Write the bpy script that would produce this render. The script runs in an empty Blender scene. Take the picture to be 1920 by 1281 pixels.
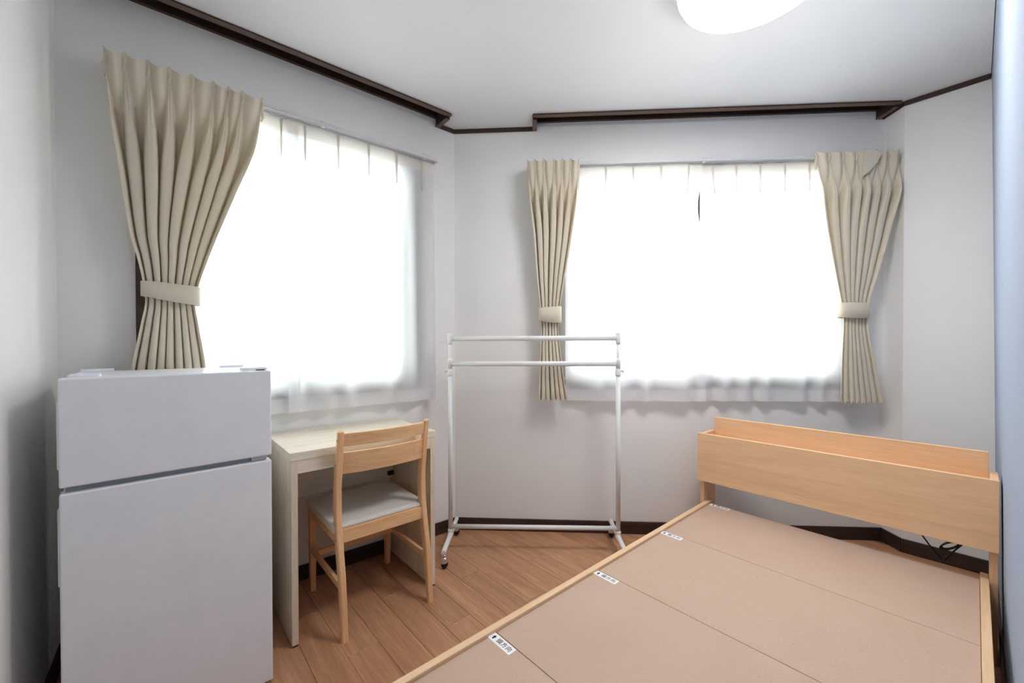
import bpy, bmesh, math, random
from mathutils import Matrix, Vector
random.seed(7)
scene = bpy.context.scene
COL = scene.collection

# ------------------------------------------------------------------ camera
H = 1.12
PITCH, ROLL = math.radians(0.5038), math.radians(-0.108)
cp, sp, cr, sr_ = math.cos(PITCH), math.sin(PITCH), math.cos(ROLL), math.sin(ROLL)
right = Vector((cr, sr_*sp, sr_*cp)); fwd = Vector((0, cp, -sp)); up = Vector((-sr_, cr*sp, cr*cp))
cam_d = bpy.data.cameras.new('camera'); cam = bpy.data.objects.new('camera', cam_d); COL.objects.link(cam)
cam.matrix_world = Matrix(((right.x, up.x, -fwd.x, 0), (right.y, up.y, -fwd.y, 0), (right.z, up.z, -fwd.z, H), (0, 0, 0, 1)))
cam_d.sensor_width = 36; cam_d.lens = 766.9/1920*36; cam_d.shift_y = 11.4/1920; cam_d.clip_start = 0.02
scene.camera = cam

# ------------------------------------------------------------------ world, exposure
SKY = 5.0
LAMP = 15.5
world = bpy.data.worlds.new('world'); scene.world = world; world.use_nodes = True
bg = world.node_tree.nodes['Background']; bg.inputs[0].default_value = (0.965, 0.985, 1.0, 1); bg.inputs[1].default_value = SKY
vs = scene.view_settings
scene.display_settings.display_device = 'sRGB'
vs.view_transform = 'Standard'; vs.look = 'None'; vs.gamma = 1; vs.use_curve_mapping = False; vs.exposure = 1.15
cy = scene.cycles
cy.max_bounces = 8; cy.diffuse_bounces = 5; cy.glossy_bounces = 4; cy.transmission_bounces = 8; cy.transparent_max_bounces = 14; cy.use_adaptive_sampling = True; cy.adaptive_threshold = 0.035
cy.sample_clamp_indirect = 6; cy.caustics_reflective = False; cy.caustics_refractive = False

# ------------------------------------------------------------------ plan of the room (metres; x right, y ahead, z up)
def axes(deg):
    a = math.radians(deg); return Vector((math.sin(a), math.cos(a))), Vector((math.cos(a), -math.sin(a)))
LW, BW, BED = 50.79, 93.53, 48.58
uL, vL = axes(LW); uK, vK = axes(BW); nB, eB = axes(BED)
def ne(n, e): return nB*n + eB*e
CEIL = 2.405
C0 = Vector((-0.346, 2.468)); K1 = C0 + uK*2.45; FC = K1 + vK*0.13
nR = FC.dot(nB)
E_BOT, E_TOP = 0.072, 0.042
L_LEN = 1.622
P1 = C0 - uL*L_LEN; P2 = P1 + vL*0.75; P3 = P2 - uL*0.30
def blue(e):
    rb = ne(nR, e); t = (e - P3.dot(eB))/vL.dot(eB); return rb, P3 + vL*t
RBb, P4b = blue(E_BOT); RBt, P4t = blue(E_TOP)
ROOM_B = [C0, K1, FC, RBb, P4b, P3, P2, P1]     # clockwise seen from above
ROOM_T = [C0, K1, FC, RBt, P4t, P3, P2, P1]
def offset(poly, t):
    out = []
    for i, p in enumerate(poly):
        a = (p - poly[i-1]).normalized(); b = (poly[(i+1) % len(poly)] - p).normalized()
        na, nb = Vector((-a.y, a.x)), Vector((-b.y, b.x))
        out.append(p + (na + nb)*(t/(1 + na.dot(nb))))
    return out
ROT_L, ROT_K, ROT_B = math.radians(90-LW), math.radians(90-BW), math.radians(-BED)

# ------------------------------------------------------------------ material helpers
def lin(c): return tuple(((v/255)/12.92 if v/255 <= 0.04045 else ((v/255+0.055)/1.055)**2.4) for v in c) + (1,)
class NT:
    def __init__(s, name):
        s.m = bpy.data.materials.new(name); s.m.use_nodes = True; s.t = s.m.node_tree; s.t.nodes.clear()
        s.out = s.n('ShaderNodeOutputMaterial')
    def n(s, typ, **kw):
        nd = s.t.nodes.new(typ)
        for k, v in kw.items():
            if isinstance(k, str) and k.startswith('_'): nd.inputs[k[1:].replace('_', ' ')].default_value = v
            else: setattr(nd, k, v)
        return nd
    def l(s, a, b): s.t.links.new(a, b)
    def bsdf(s, color=None, rough=0.5, spec=0.5, metal=0.0):
        b = s.n('ShaderNodeBsdfPrincipled'); b.inputs['Roughness'].default_value = rough
        b.inputs['Specular IOR Level'].default_value = spec; b.inputs['Metallic'].default_value = metal
        if color is not None: b.inputs['Base Color'].default_value = color
        s.l(b.outputs[0], s.out.inputs[0]); s.b = b; return b
    def coords(s, scale=(1, 1, 1), kind='Object', jitter=False):
        tc = s.n('ShaderNodeTexCoord'); mp = s.n('ShaderNodeMapping'); mp.inputs['Scale'].default_value = scale
        src = tc.outputs[kind]
        if jitter:
            oi = s.n('ShaderNodeObjectInfo'); ml = s.n('ShaderNodeVectorMath', operation='SCALE')
            cmb = s.n('ShaderNodeCombineXYZ')
            for i in range(3): s.l(oi.outputs['Random'], cmb.inputs[i])
            s.l(cmb.outputs[0], ml.inputs[0]); ml.inputs['Scale'].default_value = 37.0
            ad = s.n('ShaderNodeVectorMath', operation='ADD'); s.l(src, ad.inputs[0]); s.l(ml.outputs[0], ad.inputs[1]); src = ad.outputs[0]
        s.l(src, mp.inputs[0]); return mp.outputs[0]
    def noise(s, vec, scale, detail=3, rough=0.55, dist=0.0):
        nd = s.n('ShaderNodeTexNoise'); nd.inputs['Scale'].default_value = scale; nd.inputs['Detail'].default_value = detail
        nd.inputs['Roughness'].default_value = rough; nd.inputs['Distortion'].default_value = dist
        s.l(vec, nd.inputs['Vector']); return nd.outputs['Fac']
    def ramp(s, fac, stops):
        r = s.n('ShaderNodeValToRGB'); e = r.color_ramp.elements
        while len(e) < len(stops): e.new(0.5)
        for i, (p, c) in enumerate(stops): e[i].position = p; e[i].color = c
        s.l(fac, r.inputs[0]); return r.outputs[0]
    def bump(s, h, strength, dist=0.002):
        b = s.n('ShaderNodeBump'); b.inputs['Strength'].default_value = strength; b.inputs['Distance'].default_value = dist
        s.l(h, b.inputs['Height']); s.l(b.outputs[0], s.b.inputs['Normal'])
    def mixc(s, a, b, fac, blend='MIX'):
        m = s.n('ShaderNodeMix', data_type='RGBA', blend_type=blend)
        for sock, v in ((m.inputs[6], a), (m.inputs[7], b), (m.inputs[0], fac)):
            if isinstance(v, (int, float, tuple)): sock.default_value = v
            else: s.l(v, sock)
        return m.outputs[2]

def plain(name, rgb, rough=0.5, spec=0.5, metal=0.0):
    k = NT(name); k.bsdf(lin(rgb), rough, spec, metal)
    v = k.coords((1, 1, 1)); f = k.noise(v, 14, 2)
    c = k.ramp(f, [(0.3, tuple(x*0.965 for x in lin(rgb)[:3]) + (1,)), (0.7, lin(rgb))]); k.l(c, k.b.inputs['Base Color'])
    return k.m
def paper(name, rgb, grain=420, strength=0.25, rough=0.9):
    k = NT(name); k.bsdf(lin(rgb), rough, 0.25)
    v = k.coords(); a = k.noise(v, grain, 3, 0.7); b = k.noise(v, 3.0, 2)
    base = lin(rgb); c = k.ramp(b, [(0.3, tuple(x*0.97 for x in base[:3]) + (1,)), (0.7, base)]); k.l(c, k.b.inputs['Base Color'])
    k.bump(a, strength, 0.0008); return k.m
def wood(name, light, dark, axis='x', grain=26, rough=0.45, jitter=False, stretch=14, contrast=(0.32, 0.68), vary=0.0, streak=0.35):
    k = NT(name); k.bsdf(lin(light), rough, 0.4)
    sc = {'x': (1.0, stretch, stretch), 'y': (stretch, 1.0, stretch), 'z': (stretch, stretch, 1.0)}[axis]
    v = k.coords(sc, jitter=jitter)
    f = k.noise(v, grain/14, 6, 0.62, 0.6); c = k.ramp(f, [(contrast[0], lin(dark)), (contrast[1], lin(light))])
    f2 = k.noise(v, grain/2.2, 3, 0.6); c2 = k.ramp(f2, [(0.42, (0.80, 0.76, 0.72, 1)), (0.58, (1, 1, 1, 1))])
    c = k.mixc(c, c2, streak, 'MULTIPLY')
    if vary:
        oi = k.n('ShaderNodeObjectInfo')
        t = k.ramp(oi.outputs['Random'], [(0.0, (1-vary, 1-vary*1.05, 1-vary*1.1, 1)), (1.0, (1+vary*0.4, 1+vary*0.4, 1+vary*0.45, 1))]); c = k.mixc(c, t, 1.0, 'MULTIPLY')
    k.l(c, k.b.inputs['Base Color']); k.bump(f2, 0.08, 0.001); return k.m
def cloth(name, rgb, trans=0.1, warm=None, weave=900, rough=0.95):
    k = NT(name); d = k.n('ShaderNodeBsdfPrincipled'); d.inputs['Roughness'].default_value = rough; d.inputs['Specular IOR Level'].default_value = 0.15
    d.inputs['Sheen Weight'].default_value = 0.15
    v = k.coords((1, 1, 1)); f = k.noise(v, weave, 2); c = k.ramp(f, [(0.25, tuple(x*0.93 for x in lin(rgb)[:3]) + (1,)), (0.75, lin(rgb))])
    k.l(c, d.inputs['Base Color']); t = k.n('ShaderNodeBsdfTranslucent'); t.inputs[0].default_value = lin(warm or rgb)
    k.b = d; k.bump(f, 0.15, 0.0006)
    m = k.n('ShaderNodeMixShader'); m.inputs[0].default_value = trans; k.l(d.outputs[0], m.inputs[1]); k.l(t.outputs[0], m.inputs[2]); k.l(m.outputs[0], k.out.inputs[0]); return k.m
def voile(name, rgb, see, transl):
    k = NT(name); d = k.n('ShaderNodeBsdfDiffuse'); d.inputs[0].default_value = lin(rgb)
    v = k.coords((1, 1, 1)); f = k.noise(v, 700, 2); c = k.ramp(f, [(0.25, tuple(x*0.95 for x in lin(rgb)[:3]) + (1,)), (0.75, lin(rgb))]); k.l(c, d.inputs[0])
    t = k.n('ShaderNodeBsdfTranslucent'); k.l(c, t.inputs[0])
    m1 = k.n('ShaderNodeMixShader'); m1.inputs[0].default_value = transl; k.l(d.outputs[0], m1.inputs[1]); k.l(t.outputs[0], m1.inputs[2])
    tr = k.n('ShaderNodeBsdfTransparent'); m2 = k.n('ShaderNodeMixShader'); m2.inputs[0].default_value = see
    k.l(m1.outputs[0], m2.inputs[1]); k.l(tr.outputs[0], m2.inputs[2]); k.l(m2.outputs[0], k.out.inputs[0]); return k.m
def glass(name):
    k = NT(name); tr = k.n('ShaderNodeBsdfTransparent'); tr.inputs[0].default_value = (0.95, 0.98, 0.97, 1)
    g = k.n('ShaderNodeBsdfGlossy'); g.inputs['Roughness'].default_value = 0.02; fr = k.n('ShaderNodeFresnel'); fr.inputs[0].default_value = 1.35
    m = k.n('ShaderNodeMixShader'); k.l(fr.outputs[0], m.inputs[0]); k.l(tr.outputs[0], m.inputs[1]); k.l(g.outputs[0], m.inputs[2]); k.l(m.outputs[0], k.out.inputs[0]); return k.m
def lit(name, rgb, strength):
    k = NT(name); e = k.n('ShaderNodeEmission'); e.inputs[0].default_value = rgb + (1,); e.inputs[1].default_value = strength; k.l(e.outputs[0], k.out.inputs[0]); return k.m
def fibreboard(name):
    k = NT(name); k.bsdf(lin((212, 182, 156)), 0.75, 0.25)
    v = k.coords(jitter=True); a = k.noise(v, 260, 4, 0.7); b = k.noise(v, 5, 4, 0.6)
    c1 = k.ramp(a, [(0.3, lin((190, 162, 142))), (0.55, lin((197, 170, 151))), (0.75, lin((204, 177, 159)))])
    c2 = k.ramp(b, [(0.35, (0.95, 0.94, 0.93, 1)), (0.65, (1, 1, 1, 1))]); c = k.mixc(c1, c2, 0.8, 'MULTIPLY')
    vo = k.n('ShaderNodeTexVoronoi'); vo.inputs['Scale'].default_value = 22; k.l(v, vo.inputs['Vector'])
    sp = k.ramp(vo.outputs['Distance'], [(0.02, (0.45, 0.4, 0.36, 1)), (0.05, (1, 1, 1, 1))]); c = k.mixc(c, sp, 0.55, 'MULTIPLY')
    k.l(c, k.b.inputs['Base Color']); k.bump(a, 0.08, 0.0005); return k.m
def bluewall(name):
    k = NT(name); k.bsdf(lin((168, 178, 194)), 0.9, 0.2)
    v1 = k.coords((600, 600, 60)); v2 = k.coords((60, 60, 600)); a = k.noise(v1, 1, 2); b = k.noise(v2, 1, 2)
    m = k.n('ShaderNodeMath', operation='ADD'); k.l(a, m.inputs[0]); k.l(b, m.inputs[1]); h = k.n('ShaderNodeMath', operation='MULTIPLY'); k.l(m.outputs[0], h.inputs[0]); h.inputs[1].default_value = 0.5
    c = k.ramp(h.outputs[0], [(0.35, lin((146, 157, 176))), (0.65, lin((164, 174, 192)))]); k.l(c, k.b.inputs['Base Color']); k.bump(h.outputs[0], 0.3, 0.0008); return k.m

M = dict(
    wall=paper('wallpaper_white', (239, 237, 235)), ceil=paper('ceiling_paper_white', (230, 230, 231), 300), blue=bluewall('wallpaper_blue'),
    brown=wood('dark_brown_trim', (72, 54, 46), (50, 37, 32), 'x', 30, 0.5), brownlip=wood('brown_trim_lip', (112, 90, 79), (92, 72, 63), 'x', 30, 0.5),
    plank=wood('floor_plank_walnut', (212, 162, 125), (172, 124, 92), 'x', 24, 0.38, True, 12, (0.3, 0.72), 0.10, 0.55),
    sub=plain('subfloor', (90, 66, 50), 0.9),
    oak=wood('pale_oak_laminate', (240, 232, 215), (228, 216, 194), 'x', 26, 0.45), oakv=wood('pale_oak_laminate_upright', (236, 224, 202), (220, 204, 178), 'z', 26, 0.45),
    beech=wood('chair_rubberwood', (245, 202, 154), (228, 180, 131), 'z', 26, 0.4), beechx=wood('chair_rubberwood_across', (245, 202, 154), (228, 180, 131), 'x', 26, 0.4),
    beechy=wood('chair_rubberwood_deep', (245, 202, 154), (228, 180, 131), 'y', 26, 0.4),
    maple=wood('bed_maple_across', (241, 201, 158), (229, 186, 143), 'x', 30, 0.42, streak=0.22), mapley=wood('bed_maple_along', (238, 204, 166), (226, 187, 146), 'y', 30, 0.42, streak=0.22),
    maplez=wood('bed_maple_upright', (238, 197, 154), (225, 182, 139), 'z', 30, 0.42, streak=0.22),
    seat=plain('seat_white_vinyl', (226, 222, 214), 0.5), fridge=plain('fridge_white_enamel', (238, 240, 246), 0.28), fridgeg=plain('fridge_grey_plastic', (150, 154, 162), 0.45),
    white=plain('white_powder_coat', (232, 233, 233), 0.38), whiteplastic=plain('white_plastic', (236, 236, 234), 0.4), chrome=plain('chrome', (225, 225, 228), 0.12, 0.5, 1.0),
    black=plain('black_rubber', (18, 18, 18), 0.5), blackcord=plain('black_cord', (14, 14, 14), 0.45), steel=plain('screw_steel', (120, 110, 100), 0.35, 0.5, 0.8),
    drape=cloth('beige_drape_cloth', (218, 208, 188), 0.025, (222, 190, 140)), sheer=voile('white_voile', (250, 251, 253), 0.075, 0.55), sheerband=voile('white_voile_heading', (248, 243, 235), 0.015, 0.34), sheerhem=voile('white_voile_hem', (250, 250, 252), 0.03, 0.42),
    alu=plain('pale_grey_rail', (214, 214, 216), 0.35), glass=glass('window_glass'), sash=plain('window_sash_grey_bronze', (158, 152, 146), 0.45),
    board=fibreboard('fibreboard'), label=plain('label_white', (246, 246, 246), 0.5), ink=plain('label_black_ink', (22, 22, 22), 0.6),
    shade=lit('lit_lamp_shade', (1.0, 0.972, 0.945), LAMP), lampbase=plain('lamp_base_white', (235, 232, 228), 0.5), lampring=plain('lamp_rim_rose_brown', (196, 160, 144), 0.4),
)

# ------------------------------------------------------------------ mesh helpers
def V2(p, z): return (p.x, p.y, z)
class MB:
    def __init__(s): s.bm = bmesh.new(); s.mi = 0
    def _tag(s, faces):
        for f in faces: f.material_index = s.mi
    def box(s, x0, x1, y0, y1, z0, z1, bev=0.0, seg=2):
        v = [s.bm.verts.new(p) for p in ((x0,y0,z0),(x1,y0,z0),(x1,y1,z0),(x0,y1,z0),(x0,y0,z1),(x1,y0,z1),(x1,y1,z1),(x0,y1,z1))]
        fs = [s.bm.faces.new([v[i] for i in q]) for q in ((3,2,1,0),(4,5,6,7),(0,1,5,4),(1,2,6,5),(2,3,7,6),(3,0,4,7))]
        s._tag(fs)
        if bev:
            ed = list({e for f in fs for e in f.edges}); r = bmesh.ops.bevel(s.bm, geom=ed, offset=bev, segments=seg, affect='EDGES', profile=0.5); s._tag(r['faces'])
        return s
    def prism(s, bot, top):
        a = [s.bm.verts.new(p) for p in bot]; b = [s.bm.verts.new(p) for p in top]; n = len(a)
        fs = [s.bm.faces.new(a[::-1]), s.bm.faces.new(b)]
        for i in range(n): fs.append(s.bm.faces.new((a[i], a[(i+1) % n], b[(i+1) % n], b[i])))
        s._tag(fs); return s
    def tube(s, path, r, seg=12, closed=False, caps=True):
        path = [Vector(p) for p in path]; n = len(path); rs = r if isinstance(r, (list, tuple)) else [r]*n
        rings = []; ref = None
        for i, p in enumerate(path):
            a = path[(i-1) % n] if (closed or i > 0) else p; b = path[(i+1) % n] if (closed or i < n-1) else p
            t = (b-a).normalized()
            if ref is None: ref = Vector((0, 0, 1)) if abs(t.z) < 0.9 else Vector((1, 0, 0))
            x = t.cross(ref).normalized(); y = x.cross(t).normalized(); ref = y
            rings.append([s.bm.verts.new(p + (x*math.cos(q) + y*math.sin(q))*rs[i]) for q in (2*math.pi*k/seg for k in range(seg))])
        fs = []
        for i in range(n if closed else n-1):
            A, B = rings[i], rings[(i+1) % n]
            for k in range(seg): fs.append(s.bm.faces.new((A[k], A[(k+1) % seg], B[(k+1) % seg], B[k])))
        if caps and not closed: fs += [s.bm.faces.new(rings[0][::-1]), s.bm.faces.new(rings[-1])]
        for f in fs: f.smooth = len(f.verts) == 4
        s._tag(fs); return s
    def lathe(s, prof, c=(0, 0, 0), seg=48):
        rings = []
        for r, z in prof:
            rings.append([s.bm.verts.new((c[0]+r*math.cos(2*math.pi*k/seg), c[1]+r*math.sin(2*math.pi*k/seg), c[2]+z)) for k in range(seg)] if r > 1e-6 else [s.bm.verts.new((c[0], c[1], c[2]+z))])
        fs = []
        for A, B in zip(rings, rings[1:]):
            for k in range(seg):
                q = [A[k % len(A)], A[(k+1) % len(A)], B[(k+1) % len(B)], B[k % len(B)]]
                u = []
                for w in q:
                    if w not in u: u.append(w)
                if len(u) > 2: fs.append(s.bm.faces.new(u))
        for f in fs: f.smooth = True
        s._tag(fs); return s
    def loft(s, secs, smooth=False):                        # rectangular or other closed sections
        R = [[s.bm.verts.new(p) for p in q] for q in secs]; n = len(R[0]); fs = []
        for A, B in zip(R, R[1:]):
            for k in range(n): fs.append(s.bm.faces.new((A[k], A[(k+1) % n], B[(k+1) % n], B[k])))
        for f in fs: f.smooth = smooth
        fs += [s.bm.faces.new(R[0][::-1]), s.bm.faces.new(R[-1])]; s._tag(fs); return s
    def grid(s, pts, smooth=True):
        R = [[s.bm.verts.new(p) for p in row] for row in pts]; fs = []
        for A, B in zip(R, R[1:]):
            for k in range(len(A)-1): fs.append(s.bm.faces.new((A[k], A[k+1], B[k+1], B[k])))
        for f in fs: f.smooth = smooth
        s._tag(fs); return s
    def mesh(s, name, mats, recalc=True):
        if recalc: bmesh.ops.recalc_face_normals(s.bm, faces=s.bm.faces)
        m = bpy.data.meshes.new(name); s.bm.to_mesh(m); s.bm.free()
        for k in (mats if isinstance(mats, (list, tuple)) else [mats]): m.materials.append(k)
        return m
def obj(name, mb, mats, parent=None, loc=None, rotz=None, recalc=True):
    o = bpy.data.objects.new(name, mb.mesh(name, mats, recalc) if isinstance(mb, MB) else mb); COL.objects.link(o)
    if parent: o.parent = parent
    if loc is not None: o.location = loc
    if rotz is not None: o.rotation_euler = (0, 0, rotz)
    return o
def tag(o, label, cat, group=None, kind=None):
    o['label'] = label; o['category'] = cat
    if group: o['group'] = group
    if kind: o['kind'] = kind
    return o
def thing(name, label, cat, loc, rotz=0, group=None, kind=None):
    o = bpy.data.objects.new(name, None); COL.objects.link(o); o.location = loc; o.rotation_euler = (0, 0, rotz); o.empty_display_size = 0.1
    return tag(o, label, cat, group, kind)
def sstep(a, b, x):
    t = max(0.0, min(1.0, (x-a)/(b-a))); return t*t*(3-2*t)

# ------------------------------------------------------------------ walls
T = 0.12
OUT_B, OUT_T = offset(ROOM_B, T), offset(ROOM_T, T)
ZLO, ZHI = -0.05, 2.62
def wall(i, name, label, mat):
    j = (i+1) % len(ROOM_B); b = MB()
    b.prism([V2(p, ZLO) for p in (ROOM_B[i], ROOM_B[j], OUT_B[j], OUT_B[i])], [V2(p, ZHI) for p in (ROOM_T[i], ROOM_T[j], OUT_T[j], OUT_T[i])])
    return tag(obj(name, b, mat), label, 'wall', kind='structure')
def wall_open(i, name, label, s0, s1, z0, z1):
    j = (i+1) % len(ROOM_B); A, B = ROOM_B[i], ROOM_B[j]; u = (B-A).normalized(); nrm = Vector((-u.y, u.x))
    a0, a1 = A + u*s0, A + u*s1; b0, b1 = a0 + nrm*T, a1 + nrm*T; b = MB()
    for q, lo, hi in (((A, a0, b0, OUT_B[i]), ZLO, ZHI), ((a1, B, OUT_B[j], b1), ZLO, ZHI), ((a0, a1, b1, b0), ZLO, z0), ((a0, a1, b1, b0), z1, ZHI)):
        b.prism([V2(p, lo) for p in q], [V2(p, hi) for p in q])
    return tag(obj(name, b, M['wall']), label, 'wall', kind='structure')
WZ0, WZ1 = 0.900, 2.128
WL0, WL1 = 0.272, 1.385          # left window, distance from the corner
WK0, WK1 = 0.62, 2.25            # back window
wall_open(0, 'wall_back', 'white wallpapered wall behind the garment rack, with the wide window', WK0, WK1, WZ0, WZ1)
wall_open(7, 'wall_left', 'white wallpapered wall behind the desk and refrigerator, with the narrower window', L_LEN-WL1, L_LEN-WL0, WZ0, WZ1)
wall(1, 'wall_return', 'narrow white wall return beside the right-hand drape of the wide window', M['wall'])
wall(2, 'wall_head', 'short white wall behind the headboard next to the blue wall', M['wall'])
wall(3, 'wall_right', 'pale blue textured accent wall along the side of the bed', M['blue'])
wall(4, 'wall_rear', 'plain white wall of the entrance alcove opposite the headboard', M['wall'])
wall(5, 'wall_alcove', 'plain white side wall of the entrance alcove', M['wall'])
wall(6, 'wall_foot', 'white wall beside the left side of the refrigerator', M['wall'])

# floor: subfloor with planks laid across the bed's direction
b = MB(); b.prism([V2(p, -0.06) for p in OUT_B], [V2(p, -0.0125) for p in OUT_B])
floor = tag(obj('floor', b, M['sub']), 'walnut-coloured wood plank floor', 'floor', kind='structure')
PW, PL, N0 = 0.1155, 0.909, 0.4045
plank_cache = {}
def plank_mesh(L):
    k = round(L, 3)
    if k not in plank_cache:
        m = MB(); m.box(-L/2+0.0004, L/2-0.0004, -PW/2+0.0004, PW/2-0.0004, -0.012, 0, 0.0011, 1); plank_cache[k] = m.mesh('plank', M['plank'])
    return plank_cache[k]
polyR = offset(ROOM_B, 0.02)
def spans(n):
    xs = []
    for i in range(len(polyR)):
        a, c = polyR[i], polyR[(i+1) % len(polyR)]; na, nc = a.dot(nB), c.dot(nB)
        if (na - n)*(nc - n) < 0: t = (n-na)/(nc-na); xs.append((a + (c-a)*t).dot(eB))
    xs.sort(); return list(zip(xs[::2], xs[1::2]))
kk = -18
while N0 + kk*PW < nR:
    lo, hi = N0 + kk*PW, N0 + (kk+1)*PW; mid = (lo+hi)/2
    S = [(min(p[0] for p in t), max(p[1] for p in t)) for t in zip(spans(lo+0.01) or spans(mid), spans(mid), spans(hi-0.01) or spans(mid))] if spans(mid) else []
    off = ((kk*0.37) % 1.0)*PL
    for x0, x1 in S:
        q = math.floor((x0-off)/PL)
        while off + q*PL < x1:
            a, c = max(x0, off+q*PL), min(x1, off+(q+1)*PL); q += 1
            if c - a < 0.02: continue
            p = ne(mid, (a+c)/2)
            o = bpy.data.objects.new('plank', plank_mesh(c-a)); COL.objects.link(o); o.parent = floor
            o.location = (p.x, p.y, 0); o.rotation_euler = (0, 0, ROT_B)
    kk += 1

# ceiling with two notches along the window walls, where the curtain boxes sit
RD = 0.145
RL0, RL1 = 0.105, 1.56           # left recess, from the corner
RK0, RK1 = 0.475, 2.425          # back recess
def LP(s, d): return C0 - uL*s + vL*d
def KP(s, d): return C0 + uK*s + vK*d
poly = [C0, KP(RK0, 0), KP(RK0, RD), KP(RK1, RD), KP(RK1, 0), K1, FC, RBt, P4t, P3, P2, P1, LP(RL1, 0), LP(RL1, RD), LP(RL0, RD), LP(RL0, 0)]
b = MB(); b.prism([V2(p, CEIL) for p in poly], [V2(p, CEIL+0.16) for p in poly])
tag(obj('ceiling', b, M['ceil']), 'white papered ceiling', 'ceiling', kind='structure')
def curtain_box(name, label, frame_rot, x0, x1):
    b = MB(); t = 0.018
    b.box(x0, x1, -t, 0.0, 2.428, 2.50); b.box(x0, x1, -RD, 0.0, 2.50, 2.52)
    b.box(x0, x1, -RD, -RD+t, CEIL-0.008, 2.50); b.box(x0, x0+t, -RD+t, 0, CEIL-0.022, 2.50); b.box(x1-t, x1, -RD+t, 0, CEIL-0.022, 2.50)
    o = tag(obj(name, b, M['brown'], None, (C0.x, C0.y, 0), frame_rot), label, 'curtain box', kind='structure')
    b = MB(); z0, z1, w = CEIL-0.012, CEIL-0.008, 0.022
    b.box(x0-0.004, x1+0.004, -RD-0.004, -RD+w, z0, z1); b.box(x0-0.004, x0+w, -RD+w, -0.002, z0-0.012, z1-0.012); b.box(x1-w, x1+0.004, -RD+w, -0.002, z0-0.012, z1-0.012)
    obj('lip', b, M['brownlip'], o)
    return o
curtain_box('trim_1', 'long dark brown recessed curtain box in the ceiling above the narrower window', ROT_L, -RL1, -RL0)
curtain_box('trim_2', 'dark brown recessed curtain box in the ceiling above the wide window', ROT_K, RK0, RK1)
def run(name, label, cat, a, c, z0, z1, t, mat):
    u = (c-a).normalized(); L = (c-a).length; b = MB(); b.box(0, L, -t, 0, z0, z1, 0.0015, 1)
    return tag(obj(name, b, mat, None, (a.x, a.y, 0), math.atan2(u.y, u.x)), label, cat, kind='structure')
CT, CB = CEIL, CEIL-0.024
run('trim_3', 'short dark brown cornice piece on the wall left of the room corner', 'cornice', LP(RL0, 0), C0, CB, CT, 0.010, M['brown'])
run('trim_4', 'dark brown cornice on the back wall from the room corner to the curtain box', 'cornice', C0, KP(RK0, 0), CB, CT, 0.010, M['brown'])
run('trim_5', 'tiny dark brown cornice piece on the wall return beside the wide window', 'cornice', K1, FC, CB, CT, 0.010, M['brown'])
run('trim_6', 'dark brown cornice on the short wall above the headboard', 'cornice', FC, RBt, CB, CT, 0.010, M['brown'])
run('trim_7', 'dark brown cornice above the refrigerator side wall', 'cornice', P2, P1, CB, CT, 0.010, M['brown'])
BH = 0.073
run('baseboard_left', 'dark brown baseboard under the desk along the narrower-window wall', 'baseboard', P1, C0, 0, BH, 0.009, M['brown'])
run('baseboard_back', 'dark brown baseboard behind the garment rack', 'baseboard', C0, K1, 0, BH, 0.009, M['brown'])
run('baseboard_return', 'short dark brown baseboard on the wall return behind the bed', 'baseboard', K1, FC, 0, BH, 0.009, M['brown'])
run('baseboard_head', 'dark brown baseboard behind the power cord under the headboard', 'baseboard', FC, RBb, 0, BH, 0.009, M['brown'])
run('baseboard_right', 'dark brown baseboard along the blue wall', 'baseboard', RBb, P4b, 0, BH, 0.009, M['brown'])
run('baseboard_foot', 'dark brown baseboard beside the refrigerator', 'baseboard', P2, P1, 0, BH, 0.009, M['brown'])

# ------------------------------------------------------------------ windows (sliding sashes in a dark casing)
def window(name, label, rot, x0, x1):
    r = thing(name, label, 'window', (C0.x, C0.y, 0), rot, kind='structure')
    b = MB(); c, pr = 0.032, 0.012
    for q in ((x0-c, x0, WZ0-c, WZ1+c), (x1, x1+c, WZ0-c, WZ1+c), (x0, x1, WZ0-c, WZ0), (x0, x1, WZ1, WZ1+c)): b.box(q[0], q[1], -pr, 0.0, q[2], q[3], 0.001, 1)
    obj('casing', b, M['brown'], r); b = MB()
    for q in ((x0, x0+0.014, WZ0, WZ1), (x1-0.014, x1, WZ0, WZ1), (x0+0.014, x1-0.014, WZ0, WZ0+0.014), (x0+0.014, x1-0.014, WZ1-0.014, WZ1)): b.box(q[0], q[1], 0.0, 0.11, q[2], q[3])
    obj('jamb', b, M['sash'], r)
    xm = (x0+x1)/2; f = 0.042
    for k, (a, d, y) in enumerate(((x0+0.016, xm+0.02, 0.070), (xm-0.02, x1-0.016, 0.040))):
        z0, z1 = WZ0+0.016, WZ1-0.016; b = MB()
        fa, fd = (0.072, f) if k == 0 else (f, 0.072)
        b.box(*((a, a+fa) if k == 0 else (d-fd, d)), y, y+0.026, z0, z1); b.box(a+fa, d-fd, y, y+0.026, z0, z0+f); b.box(a+fa, d-fd, y, y+0.026, z1-f, z1)
        s = obj('sash', b, M['sash'], r)
        b = MB(); b.box(*((d-fd, d) if k == 0 else (a, a+fa)), y, y+0.026, z0, z1); obj('meeting_stile', b, M['brown'], s)
        b = MB(); b.box(a+fa-0.004, d-fd+0.004, y+0.010, y+0.016, z0+f-0.004, z1-f+0.004); obj('pane', b, M['glass'], s)
    b = MB(); b.box(xm-0.012, xm+0.012, 0.028, 0.04, 1.46, 1.53, 0.003); b.box(xm-0.03, xm+0.004, 0.016, 0.028, 1.49, 1.50, 0.003); obj('lock', b, M['alu'], r)
    return r
window('window_1', 'bright sliding window in a dark brown casing above the desk, behind sheers', ROT_L, -WL1, -WL0)
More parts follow.
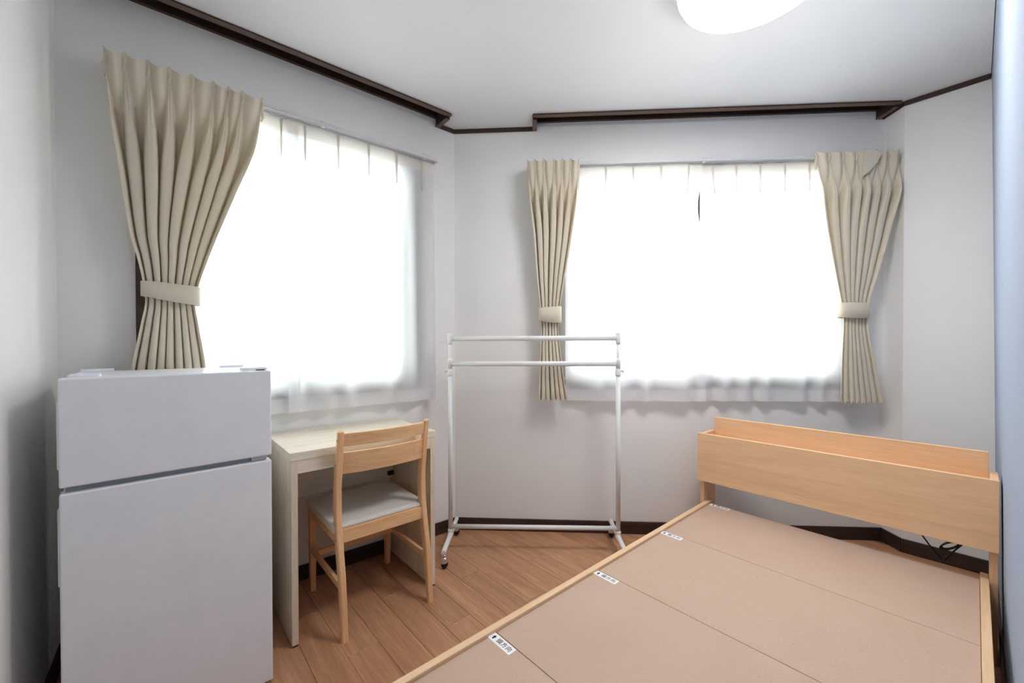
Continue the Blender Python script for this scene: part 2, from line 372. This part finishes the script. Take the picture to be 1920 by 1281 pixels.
window('window_2', 'wide bright sliding window in a dark brown casing behind the garment rack and sheers', ROT_K, WK0, WK1)
for nm, P, u, w in (('daylight_portal_left', C0 - uL*((WL0+WL1)/2) - vL*0.125, vL, WL1-WL0), ('daylight_portal_back', C0 + uK*((WK0+WK1)/2) - vK*0.125, vK, WK1-WK0)):
    ld = bpy.data.lights.new(nm, 'AREA'); ld.shape = 'RECTANGLE'; ld.size = w; ld.size_y = WZ1-WZ0; ld.cycles.is_portal = True
    lo = bpy.data.objects.new(nm, ld); COL.objects.link(lo); lo.location = (P.x, P.y, (WZ0+WZ1)/2)
    lo.rotation_euler = Vector((u.x, u.y, 0)).to_track_quat('-Z', 'Y').to_euler()

# ------------------------------------------------------------------ curtain rails
RZ = 2.150
def rail(label, rot, x0, x1, brackets):
    r = thing('curtain_rail', label, 'curtain rail', (C0.x, C0.y, 0), rot)
    for nm, d in (('front_track', 0.082), ('back_track', 0.050)):
        b = MB(); b.box(x0, x1, -d-0.009, -d+0.009, RZ-0.004, RZ+0.007, 0.002); b.box(x0, x1, -d-0.009, -d-0.004, RZ-0.010, RZ-0.004); b.box(x0, x1, -d+0.004, -d+0.009, RZ-0.010, RZ-0.004)
        tr = obj(nm, b, M['alu'], r)
        for x in (x0, x1):
            b = MB(); sg = 1 if x == x1 else -1; b.box(min(x, x+sg*0.012), max(x, x+sg*0.012), -d-0.012, -d+0.012, RZ-0.014, RZ+0.011, 0.004); obj('end_cap', b, M['whiteplastic'], tr)
    for x in brackets:
        b = MB(); b.box(x-0.012, x+0.012, -0.094, 0, RZ+0.007, RZ+0.011); b.box(x-0.014, x+0.014, -0.004, 0, RZ-0.018, RZ+0.03, 0.001, 1); b.box(x-0.008, x+0.008, -0.088, -0.076, RZ-0.016, RZ-0.010, 0.002, 1); obj('bracket', b, M['whiteplastic'], r)
    return r
rail('white double curtain rail above the desk and refrigerator', ROT_L, -1.47, -0.165, (-1.42, -0.76, -0.24))
rail('white double curtain rail above the wide window by the garment rack', ROT_K, 0.46, 2.425, (0.52, 1.43, 2.36))

# ------------------------------------------------------------------ drapes
def pchip(tab, z, k):
    # tab sorted by falling z
    if z >= tab[0][0]: return tab[0][k]
    if z <= tab[-1][0]: return tab[-1][k]
    n = len(tab)
    def slope(i):
        if i == 0 or i == n-1: j = min(max(i, 0), n-2) if i == 0 else n-2; return (tab[j+1][k]-tab[j][k])/(tab[j+1][0]-tab[j][0])
        a = (tab[i][k]-tab[i-1][k])/(tab[i][0]-tab[i-1][0]); c = (tab[i+1][k]-tab[i][k])/(tab[i+1][0]-tab[i][0])
        return 0.0 if a*c <= 0 else 2*a*c/(a+c)
    for i in range(n-1):
        if tab[i][0] >= z >= tab[i+1][0]:
            h = tab[i+1][0]-tab[i][0]; t = (z-tab[i][0])/h; m0, m1 = slope(i)*h, slope(i+1)*h
            return (2*t**3-3*t*t+1)*tab[i][k] + (t**3-2*t*t+t)*m0 + (-2*t**3+3*t*t)*tab[i+1][k] + (t**3-t*t)*m1
def drape(label, rot, tab, N, d0, seed, tie, flip=0):
    R = random.Random(seed); r = thing('drape', label, 'curtain', (C0.x, C0.y, 0), rot, 'tied-back beige drapes')
    ztop, zbot = tab[0][0], tab[-1][0]; NV, NU = 130, N*28
    cuts = [0.0]
    for k in range(N): cuts.append(cuts[-1] + 0.72 + 0.56*R.random())
    cuts = [c/cuts[-1] for c in cuts]                      # uneven pleat spacing at the top, evening out at the tie
    amp = [0.8 + 0.4*R.random() for _ in range(N+1)]; lean = [0.5*(R.random()-0.5) for _ in range(N+1)]
    rows = []
    for i in range(NV+1):
        t = i/NV; z = ztop - (ztop-zbot)*(t**1.15); dz = ztop - z
        sl, sr = pchip(tab, z, 1), pchip(tab, z, 2); p = abs(sr-sl)/N
        even = sstep(0.05, 0.75, dz); row = []
        wd = 0.10 + 0.325*sstep(0.05, 0.46, dz)
        A = min(0.062, 0.80*p + 0.012)*sstep(0.04, 0.26, dz)
        if z < tie: A *= 0.9
        hb = 1 - sstep(0.06, 0.32, dz)
        for j in range(NU+1):
            q = j/NU*N; k = int(min(N-1, math.floor(q))); fr = q - k
            w0 = cuts[k] + (cuts[k+1]-cuts[k])*fr; w1 = q/N; w = w0*(1-even) + w1*even
            near = k if fr < 0.5 else k+1; dist = fr if fr < 0.5 else 1-fr
            ridge = math.exp(-(dist/wd)**(3 + 5*sstep(0.1, 0.5, dz)))*(1 - 0.35*(dist/0.5)**2)
            bulge = math.sin(math.pi*fr)**0.9
            pin = math.exp(-(dist/0.09)**2)*(0.018*math.exp(-((dz-0.03)/0.05)**2) + 0.010*math.exp(-((dz-0.10)/0.03)**2))
            x = sl + (sr-sl)*w
            sgn = 1 if fr < 0.5 else -1
            x += (sr-sl)/N*0.16*sstep(0.1, 0.4, dz)*sgn*math.sin(math.pi*min(1, dist*2))*0.5*(1 if 0 < near < N else 0)
            x += lean[near]*p*0.35*ridge*sstep(0.15, 0.6, dz)*(1 if 0 < near < N else 0)
            d = d0 - 0.022*sstep(0.1, 0.45, dz) + A*amp[near]*ridge + 0.040*hb*bulge + pin
            zz = z - 0.030*hb*bulge*(1 - sstep(0, 0.2, dz)) - 0.006*math.sin(j*0.7+seed)*sstep(0.9, 1.0, t)
            row.append((x, -d, zz))
        rows.append(row)
    b = MB(); b.grid(rows); obj('panel', b, M['drape'], r, recalc=False)
    for k in range(0, N+1):                                # stitched pinch at the head of each pleat
        x = tab[0][1] + (tab[0][2]-tab[0][1])*cuts[k]; b = MB()
        x = min(max(x, min(tab[0][1], tab[0][2])+0.006), max(tab[0][1], tab[0][2])-0.006); pts = []
        for a in range(5): pts.append((x + (0.004 if a % 2 else -0.002), -(d0+0.014+0.005*math.sin(a*1.5)), ztop-0.02-0.022*a))
        b.tube(pts, [0.004, 0.007, 0.0075, 0.006, 0.0025], 8); obj('pinch_pleat', b, M['drape'], r)
    return r
def tieback(r, xl, xr, ztl, zbl, ztr, zbr, dc, dep):
    xc, a = (xl+xr)/2, abs(xr-xl)/2; seg = 56; sec = []
    for k in range(seg):
        th = 2*math.pi*k/seg; cx = math.cos(th); x = xc + a*math.copysign(abs(cx)**0.8, cx); sy = math.sin(th); d = dc + dep*math.copysign(abs(sy)**0.8, sy)
        w = (x-xl)/(xr-xl); zt = ztl + (ztr-ztl)*w; zb = zbl + (zbr-zbl)*w - 0.004*math.sin(math.pi*w)
        sec.append((x, d, zt, zb))
    b = MB(); th = 0.003; rings = []
    for x, d, zt, zb in sec:
        ux, ud = x-xc, d-dc; L = math.hypot(ux, ud); ux, ud = ux/L, ud/L
        rings.append([b.bm.verts.new(p) for p in ((x, -d, zb), (x+ux*th, -(d+ud*th), zb+0.001), (x+ux*th, -(d+ud*th), zt-0.001), (x, -d, zt))])
    for i in range(seg):
        A, B = rings[i], rings[(i+1) % seg]
        for k in range(4): f = b.bm.faces.new((A[k], A[(k+1) % 4], B[(k+1) % 4], B[k])); f.smooth = k in (1, 3)
    return obj('tieback', b, M['drape'], r)
tabL = [(2.172, -1.490, -1.005), (1.95, -1.474, -1.035), (1.727, -1.450, -1.108), (1.52, -1.425, -1.178), (1.44, -1.407, -1.203), (1.35, -1.392, -1.228), (1.285, -1.386, -1.240), (1.20, -1.398, -1.230), (1.035, -1.425, -1.208), (0.80, -1.450, -1.190)]
dr = drape('large tied-back beige drape beside the narrower window, hanging behind the refrigerator', ROT_L, tabL, 8, 0.098, 3, 1.3)
tieback(dr, -1.396, -1.226, 1.356, 1.300, 1.346, 1.272, 0.090, 0.036)
tabKL = [(2.172, 0.440, 0.735), (1.95, 0.455, 0.722), (1.757, 0.476, 0.698), (1.5, 0.496, 0.655), (1.33, 0.514, 0.628), (1.24, 0.520, 0.618), (1.0, 0.512, 0.640), (0.80, 0.505, 0.669)]
dr = drape('narrow tied-back beige drape hanging behind the garment rack at the wide window', ROT_K, tabKL, 6, 0.098, 11, 1.28)
tieback(dr, 0.508, 0.633, 1.326, 1.250, 1.334, 1.240, 0.088, 0.034)
tabKR = [(2.172, 2.006, 2.438), (1.95, 2.032, 2.425), (1.742, 2.071, 2.390), (1.5, 2.122, 2.335), (1.34, 2.158, 2.298), (1.255, 2.172, 2.294), (1.0, 2.160, 2.330), (0.797, 2.154, 2.366)]
dr = drape('tied-back beige drape of the wide window, hanging over the headboard beside the wall return', ROT_K, tabKR, 7, 0.098, 23, 1.29)
tieback(dr, 2.152, 2.302, 1.342, 1.262, 1.340, 1.258, 0.088, 0.034)
b = MB()                                                   # a corner of the heading folded forward
fl = [(2.236, -0.146, 2.145), (2.273, -0.150, 2.152), (2.322, -0.150, 2.128), (2.300, -0.148, 2.080), (2.262, -0.146, 2.035), (2.234, -0.142, 2.012), (2.232, -0.145, 2.080)]
b.prism([(x, y+0.005, z) for x, y, z in fl], fl)
obj('folded_heading', b, M['drape'], dr)

# ------------------------------------------------------------------ sheers
def sheer(label, rot, xa, xb, zbot, N, seed, d0=0.038, fade=(0, 0), edge=None):
    R = random.Random(seed); r = thing('sheer_curtain', label, 'sheer curtain', (C0.x, C0.y, 0), rot, 'white sheer curtains')
    ztop, zh, zm = 2.1385, 2.077, zbot + 0.066; NU = max(40, int((xb-xa)*110))
    cs = [(k+0.5)/N for k in range(N)]; ph = [R.random()*6.28 for _ in range(4)]
    def d(w, z):
        t = (ztop - z)/(ztop - zbot); A = 0.002 + 0.0105*sstep(0.02, 0.5, t)
        if fade[0]: A *= 0.15 + 0.85*sstep(0.0, 0.08, w*(xb-xa))
        if fade[1]: A *= 0.15 + 0.85*sstep(0.0, 0.08, (1-w)*(xb-xa))
        q = w + 0.035*math.sin(2*math.pi*w*1.7+ph[0]) + 0.02*math.sin(2*math.pi*w*3.1+ph[1] + 1.4*t)
        return d0 + A*(math.cos(2*math.pi*q*N) + 0.45*math.cos(2*math.pi*q*N*0.5+ph[2]+t) - 0.1)
    def X(w, z):
        t = (ztop - z)/(ztop - zbot); x = xa + (xb-xa)*w
        if edge: x += edge(w, t)
        return x
    def strip(z0, z1, nv):
        return [[(X(j/NU, z0 + (z1-z0)*i/nv), -d(j/NU, z0 + (z1-z0)*i/nv), z0 + (z1-z0)*i/nv) for j in range(NU+1)] for i in range(nv+1)]
    b = MB(); b.grid(strip(zh, zm, 40)); obj('panel', b, M['sheer'], r, recalc=False)
    b = MB(); b.grid(strip(ztop, zh, 4)); obj('heading', b, M['sheerband'], r, recalc=False)
    b = MB(); b.grid(strip(zm, zbot, 4)); obj('hem', b, M['sheerhem'], r, recalc=False)
    for c in cs:
        c = min(0.985, max(0.015, c)); rows = []
        for i in range(9):
            z = ztop - 0.002 - 0.165*i/8; hw = (0.004 + 0.009*abs(i/8-0.38))*(1 if i < 6 else (8-i)/3+0.05); x = X(c, z); dd = d(c, z)
            rows.append([(x-hw, -dd-0.001, z), (x-hw*0.6, -dd-0.011, z), (x, -dd-0.003, z), (x+hw*0.6, -dd-0.012, z), (x+hw, -dd-0.001, z)])
        b = MB(); b.grid(rows); obj('pleat', b, M['sheerband'], r, recalc=False)
    return r
sheer('white sheer curtain panel above the desk, at the free end of the rail', ROT_L, -0.905, -0.168, 0.808, 5, 5, 0.054, (1, 0), edge=lambda w, t: 0.012*w*t)
sheer('white sheer curtain panel half behind the large drape and refrigerator', ROT_L, -1.380, -0.862, 0.806, 4, 6, 0.043, (0, 1))
sheer('white sheer curtain panel between the garment rack drape and the dark gap in the middle', ROT_K, 0.66, 1.435, 0.790, 5, 8, 0.054, (0, 1), edge=lambda w, t: -0.028*sstep(0.7, 1, w)*math.exp(-((t-0.18)/0.10)**2) + 0.018*w*sstep(0.24, 0.42, t))
sheer('white sheer curtain panel between the dark gap in the middle and the headboard drape', ROT_K, 1.424, 2.215, 0.792, 6, 9, 0.043, (1, 0), edge=lambda w, t: 0.025*sstep(0.3, 0, w)*math.exp(-((t-0.18)/0.10)**2) - 0.012*(1-w)*sstep(0.24, 0.42, t))

# ------------------------------------------------------------------ ceiling light
lc = (0.8036, 1.3577, 0)
r = thing('ceiling_light', 'round white ceiling light, switched on, with a thin rosy rim', 'ceiling light', (lc[0], lc[1], CEIL))
b = MB(); b.lathe([(0, 0), (0.20, 0), (0.20, -0.045), (0.0, -0.045)]); obj('base', b, M['lampbase'], r)
b = MB(); b.lathe([(0.20, -0.012), (0.222, -0.022), (0.235, -0.045), (0.239, -0.070)], seg=96); obj('shade_skirt', b, M['lampbase'], r)
b = MB(); b.lathe([(0.239, -0.072), (0.232, -0.088), (0.20, -0.105), (0.14, -0.118), (0.07, -0.124), (0, -0.126)], seg=96); obj('shade', b, M['shade'], r)
b = MB(); b.lathe([(0.2385, -0.069), (0.2412, -0.070), (0.2412, -0.075), (0.2385, -0.076)], seg=96); obj('rim', b, M['lampring'], r)

# ------------------------------------------------------------------ refrigerator
FR = thing('refrigerator', 'white two-door refrigerator with a small freezer door on top', 'refrigerator', (-1.1463, 1.0301, 0), math.radians(42.5))
W, FD, FH = 0.475, 0.445, 1.034
b = MB(); b.box(0.004, W-0.004, 0.048, FD, 0.035, FH-0.004, 0.004); body = obj('body', b, M['fridge'], FR)
b = MB(); b.box(0.004, W-0.004, 0.07, FD-0.02, 0.012, 0.035); obj('plinth', b, M['fridgeg'], FR)
def fdoor(nm, z0, z1, h0, h1):
    b = MB(); b.box(0, W, 0.0, 0.044, z0, z1, 0.0045, 3); o = obj(nm, b, M['fridge'], FR)
    b = MB(); b.box(-0.004, 0.001, 0.012, 0.040, h0, h1, 0.003); obj('handle_grip', b, M['fridge'], o)
    return o
fdoor('freezer_door', 0.7545, FH, 0.80, 0.975); fdoor('main_door', 0.006, 0.739, 0.50, 0.70)
b = MB(); b.box(0.01, W-0.01, 0.02, 0.047, 0.737, 0.7565); obj('door_gap_strip', b, M['fridgeg'], FR)
b = MB(); b.box(W-0.055, W-0.012, 0.012, 0.05, 0.7405, 0.7535, 0.002); b.tube([(W-0.025, 0.022, 0.735), (W-0.025, 0.022, 0.757)], 0.005, 10); obj('middle_hinge', b, M['chrome'], FR)
b = MB(); b.box(W-0.075, W-0.006, 0.02, 0.085, FH-0.004, FH+0.011, 0.004); hc = obj('hinge_cover', b, M['fridge'], FR)
b = MB(); b.box(W-0.040, W-0.015, 0.0192, 0.0202, FH+0.001, FH+0.004); obj('slot', b, M['black'], hc)
b = MB(); b.box(0.012, 0.075, 0.05, 0.10, FH-0.006, FH+0.007, 0.005); obj('hinge_cover', b, M['fridge'], FR)
b = MB(); b.box(0.01, 0.09, FD-0.03, FD, FH-0.004, FH+0.005, 0.002); obj('rear_spacer', b, M['fridge'], FR); b = MB(); b.box(W-0.09, W-0.01, FD-0.03, FD, FH-0.004, FH+0.005, 0.002); obj('rear_spacer', b, M['fridge'], FR)
for x in (0.04, W-0.04):
    for y in (0.09, FD-0.05):
        b = MB(); b.tube([(x, y, 0), (x, y, 0.013)], 0.018, 16); obj('foot', b, M['black'], FR)

# ------------------------------------------------------------------ desk
DK = thing('desk', 'small pale oak laminate desk under the narrower window', 'desk', (-0.810, 1.494, 0), math.radians(90-48.76))
DW, DD, DH, DT = 0.603, 0.432, 0.720, 0.0225
b = MB(); b.box(-0.003, DW+0.001, 0, DD, DH-0.030, DH, 0.0008, 1); obj('desktop', b, M['oak'], DK)
for x in (0, DW-DT-0.002):
    b = MB(); b.box(x, x+DT, 0.0015, DD, 0.006, DH-0.0305, 0.0006, 1); p = obj('side_panel', b, M['oakv'], DK)
    for y in (0.02, DD-0.04):
        f = MB(); f.box(x+0.003, x+DT-0.003, y-0.018, y+0.02, 0, 0.0065); obj('foot', f, M['black'], p)
b = MB(); b.box(DT, DW-DT-0.002, 0.002, 0.02, 0.640, DH-0.0305, 0.0005, 1); obj('apron', b, M['oak'], DK)
b = MB(); b.box(DT, DW-DT-0.002, DD-0.035, DD-0.017, 0.415, DH-0.0305, 0.0005, 1); obj('back_panel', b, M['oak'], DK)
b = MB(); b.box(DW-DT-0.035, DW-DT-0.002, DD-0.055, DD-0.036, 0.43, 0.452, 0.005); b.tube([(DW-DT-0.03, DD-0.05, 0.441), (DW-DT-0.03, DD-0.062, 0.441)], 0.009, 14); obj('corner_bracket', b, M['black'], DK)

# ------------------------------------------------------------------ chair
CH = thing('chair', 'light wooden chair with a white seat pad, pushed under the desk', 'chair', (-0.634, 1.515, 0), math.radians(41.2))
CW, LT = 0.388, 0.0235
prof = [(0.0, 0.001, 0.024), (0.21, 0.021, 0.054), (0.36, 0.050, 0.088), (0.45, 0.064, 0.101), (0.54, 0.067, 0.101), (0.65, 0.052, 0.084), (0.72, 0.042, 0.066), (0.785, 0.032, 0.053)]
def prof_at(z, k):
    return pchip(prof[::-1], z, k)
def post(x0):
    secs = []; bv = 0.004
    for i in range(25):
        z = 0.785*i/24; y0, y1 = prof_at(z, 1), prof_at(z, 2); x1 = x0+LT
        secs.append([(x0+bv, y0, z), (x1-bv, y0, z), (x1, y0+bv, z), (x1, y1-bv, z), (x1-bv, y1, z), (x0+bv, y1, z), (x0, y1-bv, z), (x0, y0+bv, z)])
    y0, y1 = prof_at(0.785, 1), prof_at(0.785, 2); x1 = x0+LT; i = 0.005
    secs.append([(x0+bv+i, y0+i, 0.790), (x1-bv-i, y0+i, 0.790), (x1-i, y0+bv+i, 0.790), (x1-i, y1-bv-i, 0.790), (x1-bv-i, y1-i, 0.790), (x0+bv+i, y1-i, 0.790), (x0+i, y1-bv-i, 0.790), (x0+i, y0+bv+i, 0.790)])
    b = MB(); b.loft(secs); p = obj('rear_leg', b, M['beech'], CH)
    side = x0 if x0 < 0.1 else x1
    for z in (0.752, 0.655, 0.365):
        yc = (prof_at(z, 1)+prof_at(z, 2))/2; s = -1 if x0 < 0.1 else 1
        b = MB(); b.tube([(side-s*0.001, yc, z), (side+s*0.0006, yc, z)], 0.0042, 12); obj('screw', b, M['steel'], p)
post(0.0); post(CW-LT)
def slat(nm, z0, z1, th, bow, dy):
    secs = []; n = 20
    for i in range(n+1):
        x = LT - 0.002 + (CW-2*LT+0.004)*i/n; t = 2*i/n-1; off = -bow*(1-t*t)
        def yy(z): return prof_at(z, 1) + dy + off
        secs.append([(x, yy(z0), z0), (x, yy(z0)+th, z0+0.001), (x, yy(z1)+th, z1), (x, yy(z1)+0.002, z1), (x, yy(z1), z1-0.002)])
    b = MB(); b.loft(secs); obj(nm, b, M['beechx'], CH)
slat('top_slat', 0.727, 0.779, 0.015, 0.020, 0.004); slat('back_slat', 0.617, 0.703, 0.015, 0.020, 0.006)
SF = 0.452
for x in (0.002, CW-0.002-0.027):
    secs = []
    for z, s in ((0, 0.003), (0.2, 0.001), (0.385, 0)):
        secs.append([(x+s, SF-0.030+s, z), (x+0.027-s, SF-0.030+s, z), (x+0.027-s, SF-s, z), (x+s, SF-s, z)])
    b = MB(); b.loft(secs); obj('front_leg', b, M['beech'], CH)
def cbox(nm, q, mat, bev=0.002):
    b = MB(); b.box(*q, bev, 2); return obj(nm, b, mat, CH)
cbox('seat_rail', (LT-0.001, CW-LT+0.001, 0.062, 0.082, 0.348, 0.400), M['beechx'])
cbox('seat_rail', (0.029, CW-0.029, SF-0.024, SF-0.004, 0.345, 0.385), M['beechx'])
cbox('seat_rail', (0.004, 0.022, 0.082, SF-0.030, 0.345, 0.385), M['beechy'])
cbox('seat_rail', (CW-0.022, CW-0.004, 0.082, SF-0.030, 0.345, 0.385), M['beechy'])
cbox('side_stretcher', (0.005, 0.020, 0.040, SF-0.028, 0.178, 0.202), M['beechy'])
cbox('side_stretcher', (CW-0.020, CW-0.005, 0.040, SF-0.028, 0.178, 0.202), M['beechy'])
cbox('cross_stretcher', (0.018, CW-0.018, 0.375, 0.390, 0.178, 0.202), M['beechx'])
b = MB(); b.box(-0.006, CW+0.006, 0.083, SF+0.004, 0.3855, 0.4165, 0.006, 3); b.box(LT, CW-LT, 0.072, 0.09, 0.4005, 0.415, 0.004, 2); obj('seat', b, M['seat'], CH)

# ------------------------------------------------------------------ garment rack
RK = thing('garment_rack', 'empty white tube garment rack on casters with two hanging bars', 'garment rack', (-0.335, 2.210, 0), math.radians(-1.9))
RW = 0.9015; FZ = 0.089
for x in (0, RW):
    s = -1 if x == 0 else 1
    b = MB(); b.tube([(x, 0, FZ), (x, 0, 0.958)], 0.0120, 18); up_ = obj('upright', b, M['white'], RK)
    b = MB(); b.tube([(x, 0, 0.955), (x, 0, 1.13)], 0.0088, 18); obj('inner_upright', b, M['white'], RK)
    b = MB(); b.lathe([(0, 0.950), (0.0150, 0.950), (0.0155, 0.953), (0.0155, 0.982), (0.0145, 0.986), (0, 0.986)], (x, 0, 0), 24); cl = obj('collar', b, M['whiteplastic'], RK)
    b = MB(); b.tube([(x+s*0.0120, -0.003, 0.974), (x+s*0.026, -0.003, 0.974)], 0.0045, 12); b.tube([(x+s*0.022, -0.003, 0.974), (x+s*0.027, -0.003, 0.974)], 0.008, 12); obj('knob', b, M['alu'], cl)
    b = MB(); b.lathe([(0, 0.986), (0.0130, 0.986), (0.0130, 1.030), (0.0105, 1.044), (0, 1.044)], (x, 0, 0), 24); obj('lower_joint', b, M['whiteplastic'], RK)
    b = MB(); b.lathe([(0, 1.118), (0.0105, 1.118), (0.0132, 1.128), (0.0132, 1.176), (0.0120, 1.179), (0, 1.179)], (x, 0, 0), 24); obj('upper_joint', b, M['whiteplastic'], RK)
    x0, x1, za, zb = x+s*0.012, x+s*0.060, 1.134, 1.166
    pts = [(x0, 0, za), (x1-s*0.006, 0, za), (x1-s*0.002, 0, za+0.002), (x1, 0, za+0.006), (x1, 0, zb-0.006), (x1-s*0.002, 0, zb-0.002), (x1-s*0.006, 0, zb), (x0, 0, zb)]
    b = MB(); b.tube(pts, 0.0019, 8); obj('end_hook', b, M['white'], RK)
    b = MB(); b.tube([(x, -0.200, FZ), (x, -0.197, FZ), (x, 0.197, FZ), (x, 0.200, FZ)], [0.0105, 0.0122, 0.0122, 0.0105], 18); ft = obj('foot_bar', b, M['white'], RK)
    b = MB(); b.lathe([(0, FZ-0.004), (0.0150, FZ-0.004), (0.0150, FZ+0.026), (0.0135, FZ+0.030), (0, FZ+0.030)], (x, 0, 0), 24); b.tube([(x, -0.022, FZ), (x, 0.022, FZ)], 0.0148, 18); obj('foot_joint', b, M['whiteplastic'], RK)
    for y in (-0.178, 0.178):
        b = MB(); b.tube([(x, y, 0.060), (x, y, FZ-0.008)], 0.0055, 12); b.lathe([(0, 0.068), (0.010, 0.068), (0.010, 0.062), (0, 0.062)], (x, y, 0), 20)
        b.lathe([(0.0, 0.060), (0.008, 0.059), (0.014, 0.054), (0.0175, 0.045), (0.0188, 0.034), (0.0175, 0.028), (0.0, 0.028)], (x, y, 0), 24); cs = obj('caster', b, M['chrome'], RK)
        b = MB(); b.lathe([(0.0, 0.033), (0.0165, 0.033), (0.0185, 0.027), (0.0170, 0.016), (0.0110, 0.005), (0.0045, 0.0), (0.0, 0.0)], (x+0.002, y, 0), 24); obj('wheel', b, M['black'], cs)
def bar(nm, z, ry, rz, x0, x1):
    secs = [[(x, ry*math.cos(2*math.pi*k/20), z + rz*math.sin(2*math.pi*k/20)) for k in range(20)] for x in (x0, x1)]
    b = MB(); b.loft(secs, True); obj(nm, b, M['white'], RK)
bar('top_bar', 1.150, 0.0115, 0.0135, 0.010, RW-0.010); bar('lower_bar', 1.0135, 0.0115, 0.0135, 0.010, RW-0.010); bar('base_bar', 0.132, 0.0118, 0.0118, 0.008, RW-0.008)

# ------------------------------------------------------------------ bed (local x along the headboard, y towards the head)
BD = thing('bed_frame', 'light maple single bed frame without a mattress, with bare fibreboard panels and a shelf headboard', 'bed', (0, 0, 0), ROT_B)
def bbox(nm, q, mat, bev=0.001, par=BD):
    b = MB(); b.box(*q, bev, 1); return obj(nm, b, mat, par)
D0, D1 = 2.173, 2.314
bbox('headboard_front', (-0.974, 0.0575, D0, D0+0.018, 0.396, 0.6468), M['maple'])
bbox('headboard_back', (-0.9465, 0.0345, D1, D1+0.016, 0.400, 0.7178), M['maple'])
bbox('headboard_shelf', (-0.947, 0.035, D0+0.019, D1-0.001, 0.560, 0.576), M['maple'])
bbox('headboard_side', (-0.968, -0.948, D0+0.019, D1+0.016, 0.0, 0.645), M['maplez'])
bbox('headboard_side', (0.0365, 0.0565, D0+0.019, D1+0.016, 0.0, 0.645), M['maplez'])
RT = 0.286
Y0 = 0.225
bbox('side_rail', (-0.9475, -0.9250, Y0, 2.262, 0.150, RT), M['mapley']); bbox('side_rail', (0.0150, 0.0360, Y0, 2.262, 0.150, RT), M['mapley'])
bbox('foot_rail', (-0.9475, 0.0360, Y0-0.022, Y0-0.001, 0.150, RT), M['maple'])
bbox('support_beam', (-0.475, -0.435, Y0, 2.18, 0.200, 0.262), M['mapley'])
for x in (-0.935, 0.0):
    bbox('leg', (x-0.012, x+0.035, Y0-0.02, Y0+0.03, 0, 0.15), M['maplez'])
bbox('leg', (-0.475, -0.435, 1.2, 1.24, 0, 0.2), M['maplez'])
for x0, x1 in ((-0.9245, -0.902), (-0.008, 0.0145)): bbox('ledge', (x0, x1, Y0, 2.20, 0.235, 0.262), M['mapley'])
def label_mesh():
    b = MB(); b.box(0, 0.0965, -0.0285, 0, 0, 0.0004); b.mi = 1
    z = 0.0006
    x0, yc = 0.0105, -0.0143
    pts = [(x0+0.0035, yc-0.0075), (x0+0.0095, yc-0.0075), (x0+0.0095, yc), (x0+0.0130, yc), (x0+0.0065, yc+0.0085), (x0, yc), (x0+0.0035, yc)]
    f = b.bm.faces.new([b.bm.verts.new((x, y, z)) for x, y in pts]); f.material_index = 1
    cu = bpy.data.curves.new('txt', 'FONT'); cu.body = '頭方向'; cu.size = 0.0188; cu.space_character = 1.12; cu.offset = 0.00022
    to = bpy.data.objects.new('txt', cu); COL.objects.link(to); dg = bpy.context.evaluated_depsgraph_get(); dg.update(); tm = to.evaluated_get(dg).to_mesh()
    vs_ = [b.bm.verts.new((v.co.x+0.0310, v.co.y-0.0208, z)) for v in tm.vertices]
    for p in tm.polygons:
        try: f = b.bm.faces.new([vs_[i] for i in p.vertices]); f.material_index = 1
        except ValueError: pass
    bpy.data.objects.remove(to, do_unlink=True); bpy.data.curves.remove(cu)
    for f in b.bm.faces:
        if f.material_index == 1 and f.normal.z < 0: f.normal_flip()
    return b.mesh('direction_label', [M['label'], M['ink']], recalc=False)
LM = label_mesh()
BTOP = 0.2762
for a, c in ((1.7265, 2.212), (1.2445, 1.7245), (0.7530, 1.2425), (0.2300, 0.7510)):
    bo = bbox('mattress_board', (-0.9238, 0.0140, a, c, BTOP-0.012, BTOP), M['board'], 0.0008)
    obj('direction_label', LM, None, bo, (-0.918 if c > 2 else -0.929, c-0.002 if c < 2 else c-0.003, BTOP), 0)
pts = [(-0.150, 2.335, 0.42), (-0.146, 2.36, 0.36), (-0.14, 2.38, 0.325), (-0.122, 2.38, 0.297), (-0.102, 2.38, 0.270), (-0.087, 2.38, 0.252), (-0.078, 2.38, 0.250), (-0.062, 2.38, 0.278), (-0.048, 2.38, 0.303), (-0.029, 2.385, 0.330), (-0.012, 2.385, 0.37), (-0.005, 2.37, 0.42)]
b = MB(); b.tube(pts, 0.003, 8); cd = obj('power_cord', b, M['blackcord'], BD); cd['label'] = 'black power cord hanging from the headboard'
b = MB()
for k in range(3):
    ring = []
    for q in range(28):
        th = 2*math.pi*q/28; ax, az = 0.030*math.cos(th), 0.011*math.sin(th)
        ring.append((-0.066 + ax*0.80 - az*0.5 + 0.002*k, 2.386+0.004*k, 0.309 + ax*0.62 + az*0.85 + 0.002*k))
    b.tube(ring, 0.003, 8, closed=True)
obj('cord_coil', b, M['blackcord'], BD)
